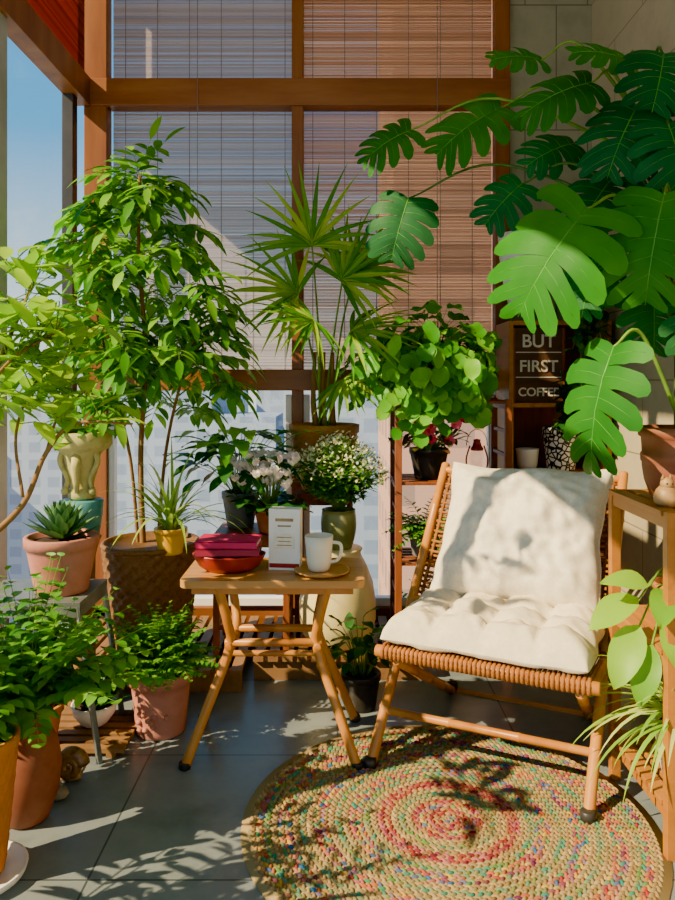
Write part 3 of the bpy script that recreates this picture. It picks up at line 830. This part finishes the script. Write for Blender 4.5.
# rack plants
def pilea(m):
    c=V(.42,3.2,1.115); p=m.pot(c,.10,.075,.15,'brownterra',rim=.005)
    O=V(.40,3.18,1.27); A=V(.29,.22,.20)
    for i in range(330):
        zz=1-2*(i+.5)/330; az=i*2.39996; rr=math.sqrt(1-zz*zz); nrm=V(math.cos(az)*rr,math.sin(az)*rr,zz)
        f=U(.45,1.12)*(1+.5*noise.noise(nrm*2.6+V(3,0,0)))
        if nrm.z<-.75: continue
        e=O+V(nrm.x*A.x,nrm.y*A.y,nrm.z*A.z)*f
        if e.x>.65: e.x=.65-U(0,.08)
        if nrm.z<-.2: e.z-=U(0,.06)
        if e.z<1.13 and e.y>3.04 and abs(e.x-.42)<.3: e.y=3.02+U(-.05,.02)
        m.tube(spl([p,(p+e)/2+V(0,0,.05),e],3),.0018,'stem',4,.001)
        n2=(nrm+V(0,-.35,.35)+rv(.8)).normalized(); d=(V(nrm.x,nrm.y,-.6)+rv(.7)); d=d-n2*d.dot(n2)
        m.leaf(e,d,U(.055,.10),U(.055,.09),'Lpil','round',.4,.3,6,nrm=n2,wave=.09)
    for i in range(14):
        x=.42+U(-.28,.22); b=p+V(0,-.04,0); e=V(x,3.0+U(-.05,.02),U(.98,1.12)); S=spl([b,V((x+b.x)/2,3.06,1.26),e],7); m.tube(S,.002,'stem',4)
        for q in S[8:]: m.leaf(q,V(U(-.6,.4),-.5,-.5),U(.05,.07),U(.05,.065),'Lpil','round',.4,.25,5,nrm=V(U(-.3,.3),-.7,.6))
one('potted_geranium',pilea)
def aden(m):
    p=m.pot((.39,3.2,.78),.08,.06,.13,'dark',rim=.004)
    clump(m,p,60,(.03,.15),.15,.065,.03,'Lbronze','oval',lay=.6)
    clump(m,p,20,(.05,.17),.13,.06,.03,'Lfern','oval',lay=.6)
    for i in range(15):
        e=p+V(U(-.10,.12),U(-.19,-.11),U(.05,.17))
        m.tube([p+V(0,0,.03),e],.002,'stem',4)
        for k in range(5): m.leaf(e,V(math.cos(k*1.26),-.25,math.sin(k*1.26)),.026,.024,'Fpink','round',.1,.1,4,nrm=V(0,-1,0))
one('potted_desert_rose',aden)
def lant(m):
    c=V(.595,3.2,.78)
    m.lathe([(.032,0),(.04,.006),(.04,.03),(.028,.04),(.02,.045),(0,.045)],c,'red',24)
    m.lathe([(.02,.045),(.033,.07),(.034,.09),(.024,.12),(.022,.12),(.03,.09),(.018,.047)],c,'glass',24)
    m.lathe([(.026,.12),(.028,.128),(.02,.14),(.014,.16),(.018,.165),(.0,.17)],c,'red',24)
    for s in(-1,1): m.tube(spl([c+V(s*.036,0,.02),c+V(s*.046,0,.08),c+V(s*.03,0,.14)],4),.0035,'red',6)
    m.tube([c+V(.045*math.cos(a),0,.14+.07*math.sin(a)) for a in [pi*i/10 for i in range(11)]],.0018,'red',5)
one('red_hurricane_lantern',lant)
def rf(x,z,k,kk,nm,n=26,L=.17):
    def f(m):
        p=m.pot((x,3.2,z),.065,.05,.11,kk,rim=.004); fern(m,p,n,L,k,.045,.016,9,(.3,1.3),1.3)
    one(nm,f)
rf(.37,.45,'Lfern','grey','potted_fern.002',40,.2); rf(.59,.45,'Ldark','terra','potted_fern.003'); rf(.42,.12,'Lfern','dark','potted_fern.004',30,.2); 
# cabinet items
def cup(m):
    c=(.86,3.40,.80); m.lathe([(0,0),(.035,0),(.045,.01),(.052,.08),(.053,.09),(.048,.09),(.042,.015),(0,.01)],c,'white',30)
one('white_cup',cup)
def chk():
    m,nt,b=newmat('patterned_glaze'); v=tex(nt,(1,1,1)); w=nt.nodes.new('ShaderNodeTexVoronoi'); w.inputs['Scale'].default_value=42
    w.feature='DISTANCE_TO_EDGE'; nt.links.new(v,w.inputs[0]); r=nt.nodes.new('ShaderNodeValToRGB'); r.color_ramp.interpolation='CONSTANT'
    r.color_ramp.elements[0].color=C('#1c1c1e'); r.color_ramp.elements[1].color=C('#e8e4dc'); r.color_ramp.elements[1].position=.12
    nt.links.new(w.outputs[0],r.inputs[0]); nt.links.new(r.outputs[0],b.inputs['Base Color']); b.inputs['Roughness'].default_value=.35
    return m
M['chk']=chk()
def ppot(m):
    p=m.pot((1.0,3.36,.80),.078,.062,.19,'chk',rim=.003)
    for i in range(34):
        az=-pi/2+U(-1.2,1.2); b=p+V(0,-.04,0); e=b+V(U(-.05,.1),U(-.12,-.06),U(.02,.3))
        S=spl([b,(b+e)/2+V(0,-.03,.02),e],5); m.tube(S,.0018,'stem',4)
        for q in S[::1]: m.leaf(q,sph(U(3.2,6.2),U(-.5,.5)),.055,.026,'Ldark' if i%3 else 'Lfern','oval',.4,.2,5)
one('patterned_planter',ppot)
def ivy(m):
    p=m.pot((1.1,3.42,1.46),.06,.045,.1,'terra',rim=.004)
    for i in range(26):
        e=p+V(U(-.09,.08),U(-.24,-.16),U(-.5,.1)); mid=p+V(U(-.05,.02),-.15,.08)
        S=spl([p,mid,e],8); m.tube(S,.0018,'stem',4)
        for q in S[2:]: m.leaf(q,sph(U(3.2,6.2),U(-.7,.4)),.055,.032,'Lfern' if i%2 else 'Ldark','oval',.5,.2,5)
one('trailing_ivy',ivy)
def wpl(m):
    m.lathe([(.03,0),(.055,.01),(.085,.12),(.105,.26),(.112,.36),(.105,.365),(.098,.34),(0,.33)],(.845,3.42,1.5),'white',40)
    m.b2(.82,.87,3.5,3.6,1.72,1.80,'white')
    m.lathe([(.098,.335),(0,.342)],(.845,3.42,1.5),'soil',20)
one('white_wall_planter',wpl)

# ------------------------------------------------------------ monstera
def mon(m):
    c=(.955,2.09,.87)
    m.lathe([(.07,0),(.078,.006),(.094,.05),(.1,.09),(.1,.1),(.104,.105),(.104,.125),(.1,.13),(.102,.17),(.11,.175),(.11,.20),(.1,.2),(.095,.185),(0,.185)],c,'brownterra',48)
    m.lathe([(.096,.188),(0,.192)],c,'soil',20)
    st=spl([V(.955,2.09,1.05),V(1.0,2.2,1.35),V(1.04,2.36,1.65),V(1.02,2.46,1.95),V(.97,2.5,2.15)],8)
    m.tube(st,.017,'dstem',10,.01)
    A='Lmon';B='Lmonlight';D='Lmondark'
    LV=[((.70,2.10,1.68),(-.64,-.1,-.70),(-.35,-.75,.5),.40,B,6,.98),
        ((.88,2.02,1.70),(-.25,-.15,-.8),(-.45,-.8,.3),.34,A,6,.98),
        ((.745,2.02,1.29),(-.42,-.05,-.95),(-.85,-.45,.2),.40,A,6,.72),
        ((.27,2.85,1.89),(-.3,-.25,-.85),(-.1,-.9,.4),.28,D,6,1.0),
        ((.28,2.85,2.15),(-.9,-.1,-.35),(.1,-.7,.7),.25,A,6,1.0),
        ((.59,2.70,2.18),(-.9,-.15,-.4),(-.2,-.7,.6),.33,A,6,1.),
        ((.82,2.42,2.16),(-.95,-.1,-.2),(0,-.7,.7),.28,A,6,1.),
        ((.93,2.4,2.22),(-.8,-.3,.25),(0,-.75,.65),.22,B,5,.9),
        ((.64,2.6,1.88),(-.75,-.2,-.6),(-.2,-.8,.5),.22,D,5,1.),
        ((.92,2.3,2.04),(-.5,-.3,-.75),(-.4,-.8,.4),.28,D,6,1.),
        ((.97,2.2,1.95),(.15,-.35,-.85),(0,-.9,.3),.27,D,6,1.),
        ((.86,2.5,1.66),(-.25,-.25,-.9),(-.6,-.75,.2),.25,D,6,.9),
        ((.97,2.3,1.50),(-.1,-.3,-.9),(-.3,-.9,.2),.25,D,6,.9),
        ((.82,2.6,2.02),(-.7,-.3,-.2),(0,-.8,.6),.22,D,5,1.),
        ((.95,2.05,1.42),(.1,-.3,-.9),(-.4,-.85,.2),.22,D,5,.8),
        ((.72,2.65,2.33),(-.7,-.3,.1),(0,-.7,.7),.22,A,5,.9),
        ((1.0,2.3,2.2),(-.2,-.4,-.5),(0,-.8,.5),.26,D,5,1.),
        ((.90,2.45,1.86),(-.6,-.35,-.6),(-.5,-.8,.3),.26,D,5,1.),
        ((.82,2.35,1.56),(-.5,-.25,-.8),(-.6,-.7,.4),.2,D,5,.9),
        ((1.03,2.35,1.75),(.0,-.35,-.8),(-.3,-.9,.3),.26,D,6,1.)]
    for pos,d,n,L,k,nf,wf in LV:
        pos=V(*pos); s=min(st,key=lambda q:abs(q.z-(pos.z-.22)))
        mid=s.lerp(pos,.6)+V(0,0,.10+.06*(s-pos).length)
        m.tube(spl([s,mid,pos],7),.007,'dstem' if k==D else 'stem',7,.0035)
        monstera(m,pos,d,n,L,k,nf,.7,wf,.30)
one('potted_monstera',mon)
# right shelf items
def cat(m):
    c=V(.862,1.965,.87)
    m.lathe([(0,0),(.022,0),(.031,.01),(.033,.024),(.026,.042),(.017,.052),(.0,.056)],c,'tan',24)
    m.ball(c+V(0,-.003,.058),.0175,'tan',14)
    for s in(-1,1): m.lathe([(.007,0),(0,.014)],c+V(s*.01,-.002,.07),'tan',8)
    for s in(-1,1): m.ball(c+V(s*.007,-.019,.061),.0025,'dark',6)
one('cat_figurine',cat)
def wp(m):
    p=m.pot((.95,2.0,.52),.055,.045,.1,'white',rim=.003); spider(m,p,40,.15,'Lfern',.012,(.5,1.4),1.4)
one('white_planter',wp)
def bigl(m):
    p=m.pot((.97,2.15,.52),.06,.05,.1,'terra',rim=.004)
    for pos,d,L,W in(((.80,1.99,.62),(-.75,-.2,-.15),.17,.08),((.79,1.96,.56),(-.5,-.3,-.6),.18,.09),((.81,1.93,.52),(-.4,-.3,-.9),.16,.075),((.82,1.97,.66),(-.8,-.1,.3),.14,.06),((.83,1.9,.60),(.1,-.4,-.6),.14,.07),((.85,1.93,.66),(-.3,-.5,-.1),.15,.075)):
        pos=V(*pos); m.tube(spl([p,p.lerp(pos,.5)+V(0,0,.05),pos],5),.003,'stem',5)
        m.leaf(pos,d,L,W,'Lpoth','oval',.5,.3,8,nrm=V(-.1,-.6,.8),wave=.05)
one('potted_pothos',bigl)
def sp2(m):
    p=m.pot((.93,2.0,.14),.08,.06,.15,'white',rim=.004)
    spider(m,p+V(0,0,.0),120,.33,'Lspider',.015,(.5,1.45),2.0,xr=.6)
one('potted_spider_plant.001',sp2)

# ------------------------------------------------------------ light, sky, camera
w=bpy.data.worlds.new('sky'); sc.world=w; w.use_nodes=True; nt=w.node_tree; bg=nt.nodes['Background']
tc=nt.nodes.new('ShaderNodeTexCoord'); sp=nt.nodes.new('ShaderNodeSeparateXYZ'); nt.links.new(tc.outputs['Generated'],sp.inputs[0])
r=nt.nodes.new('ShaderNodeValToRGB'); e=r.color_ramp.elements
e[0].position=0; e[0].color=C('#dfe6ea'); e[1].position=.9; e[1].color=C('#2f86cc')
x=e.new(.08); x.color=C('#cce2ee'); x=e.new(.3); x.color=C('#4ca4e0')
n=addnoise(nt,tc.outputs['Generated'],3.5,6)
nt.links.new(sp.outputs[2],r.inputs[0])
mx=nt.nodes.new('ShaderNodeMix'); mx.data_type='RGBA'
rr=nt.nodes.new('ShaderNodeValToRGB'); rr.color_ramp.elements[0].position=.56; rr.color_ramp.elements[1].position=.82
nt.links.new(n,rr.inputs[0]); nt.links.new(rr.outputs[0],mx.inputs['Factor']); nt.links.new(r.outputs[0],mx.inputs['A']); mx.inputs['B'].default_value=C('#f4f4f0')
nt.links.new(mx.outputs['Result'],bg.inputs['Color']); bg.inputs['Strength'].default_value=1.75
L=bpy.data.lights.new('sun','SUN'); L.energy=15; L.angle=.009; L.color=(1,.80,.50)
o=bpy.data.objects.new('sun',L); sc.collection.objects.link(o); o.rotation_euler=V(-.72,-.38,.62).to_track_quat('Z','Y').to_euler(); o.location=(-6,-3,6)
cam=bpy.data.cameras.new('camera'); co=bpy.data.objects.new('camera',cam); sc.collection.objects.link(co)
co.location=(0,0,1.2); co.rotation_euler=(pi/2,0,0); cam.lens=30; cam.sensor_width=36; cam.shift_y=-70/900; cam.clip_start=.05; cam.clip_end=2000
sc.camera=co
sc.view_settings.view_transform='AgX'
try: sc.view_settings.look='AgX - Punchy'
except Exception as ex: print(ex)
sc.view_settings.exposure=0.62
try:
    sc.view_settings.use_white_balance=True; sc.view_settings.white_balance_temperature=7300
except Exception as ex: print(ex)
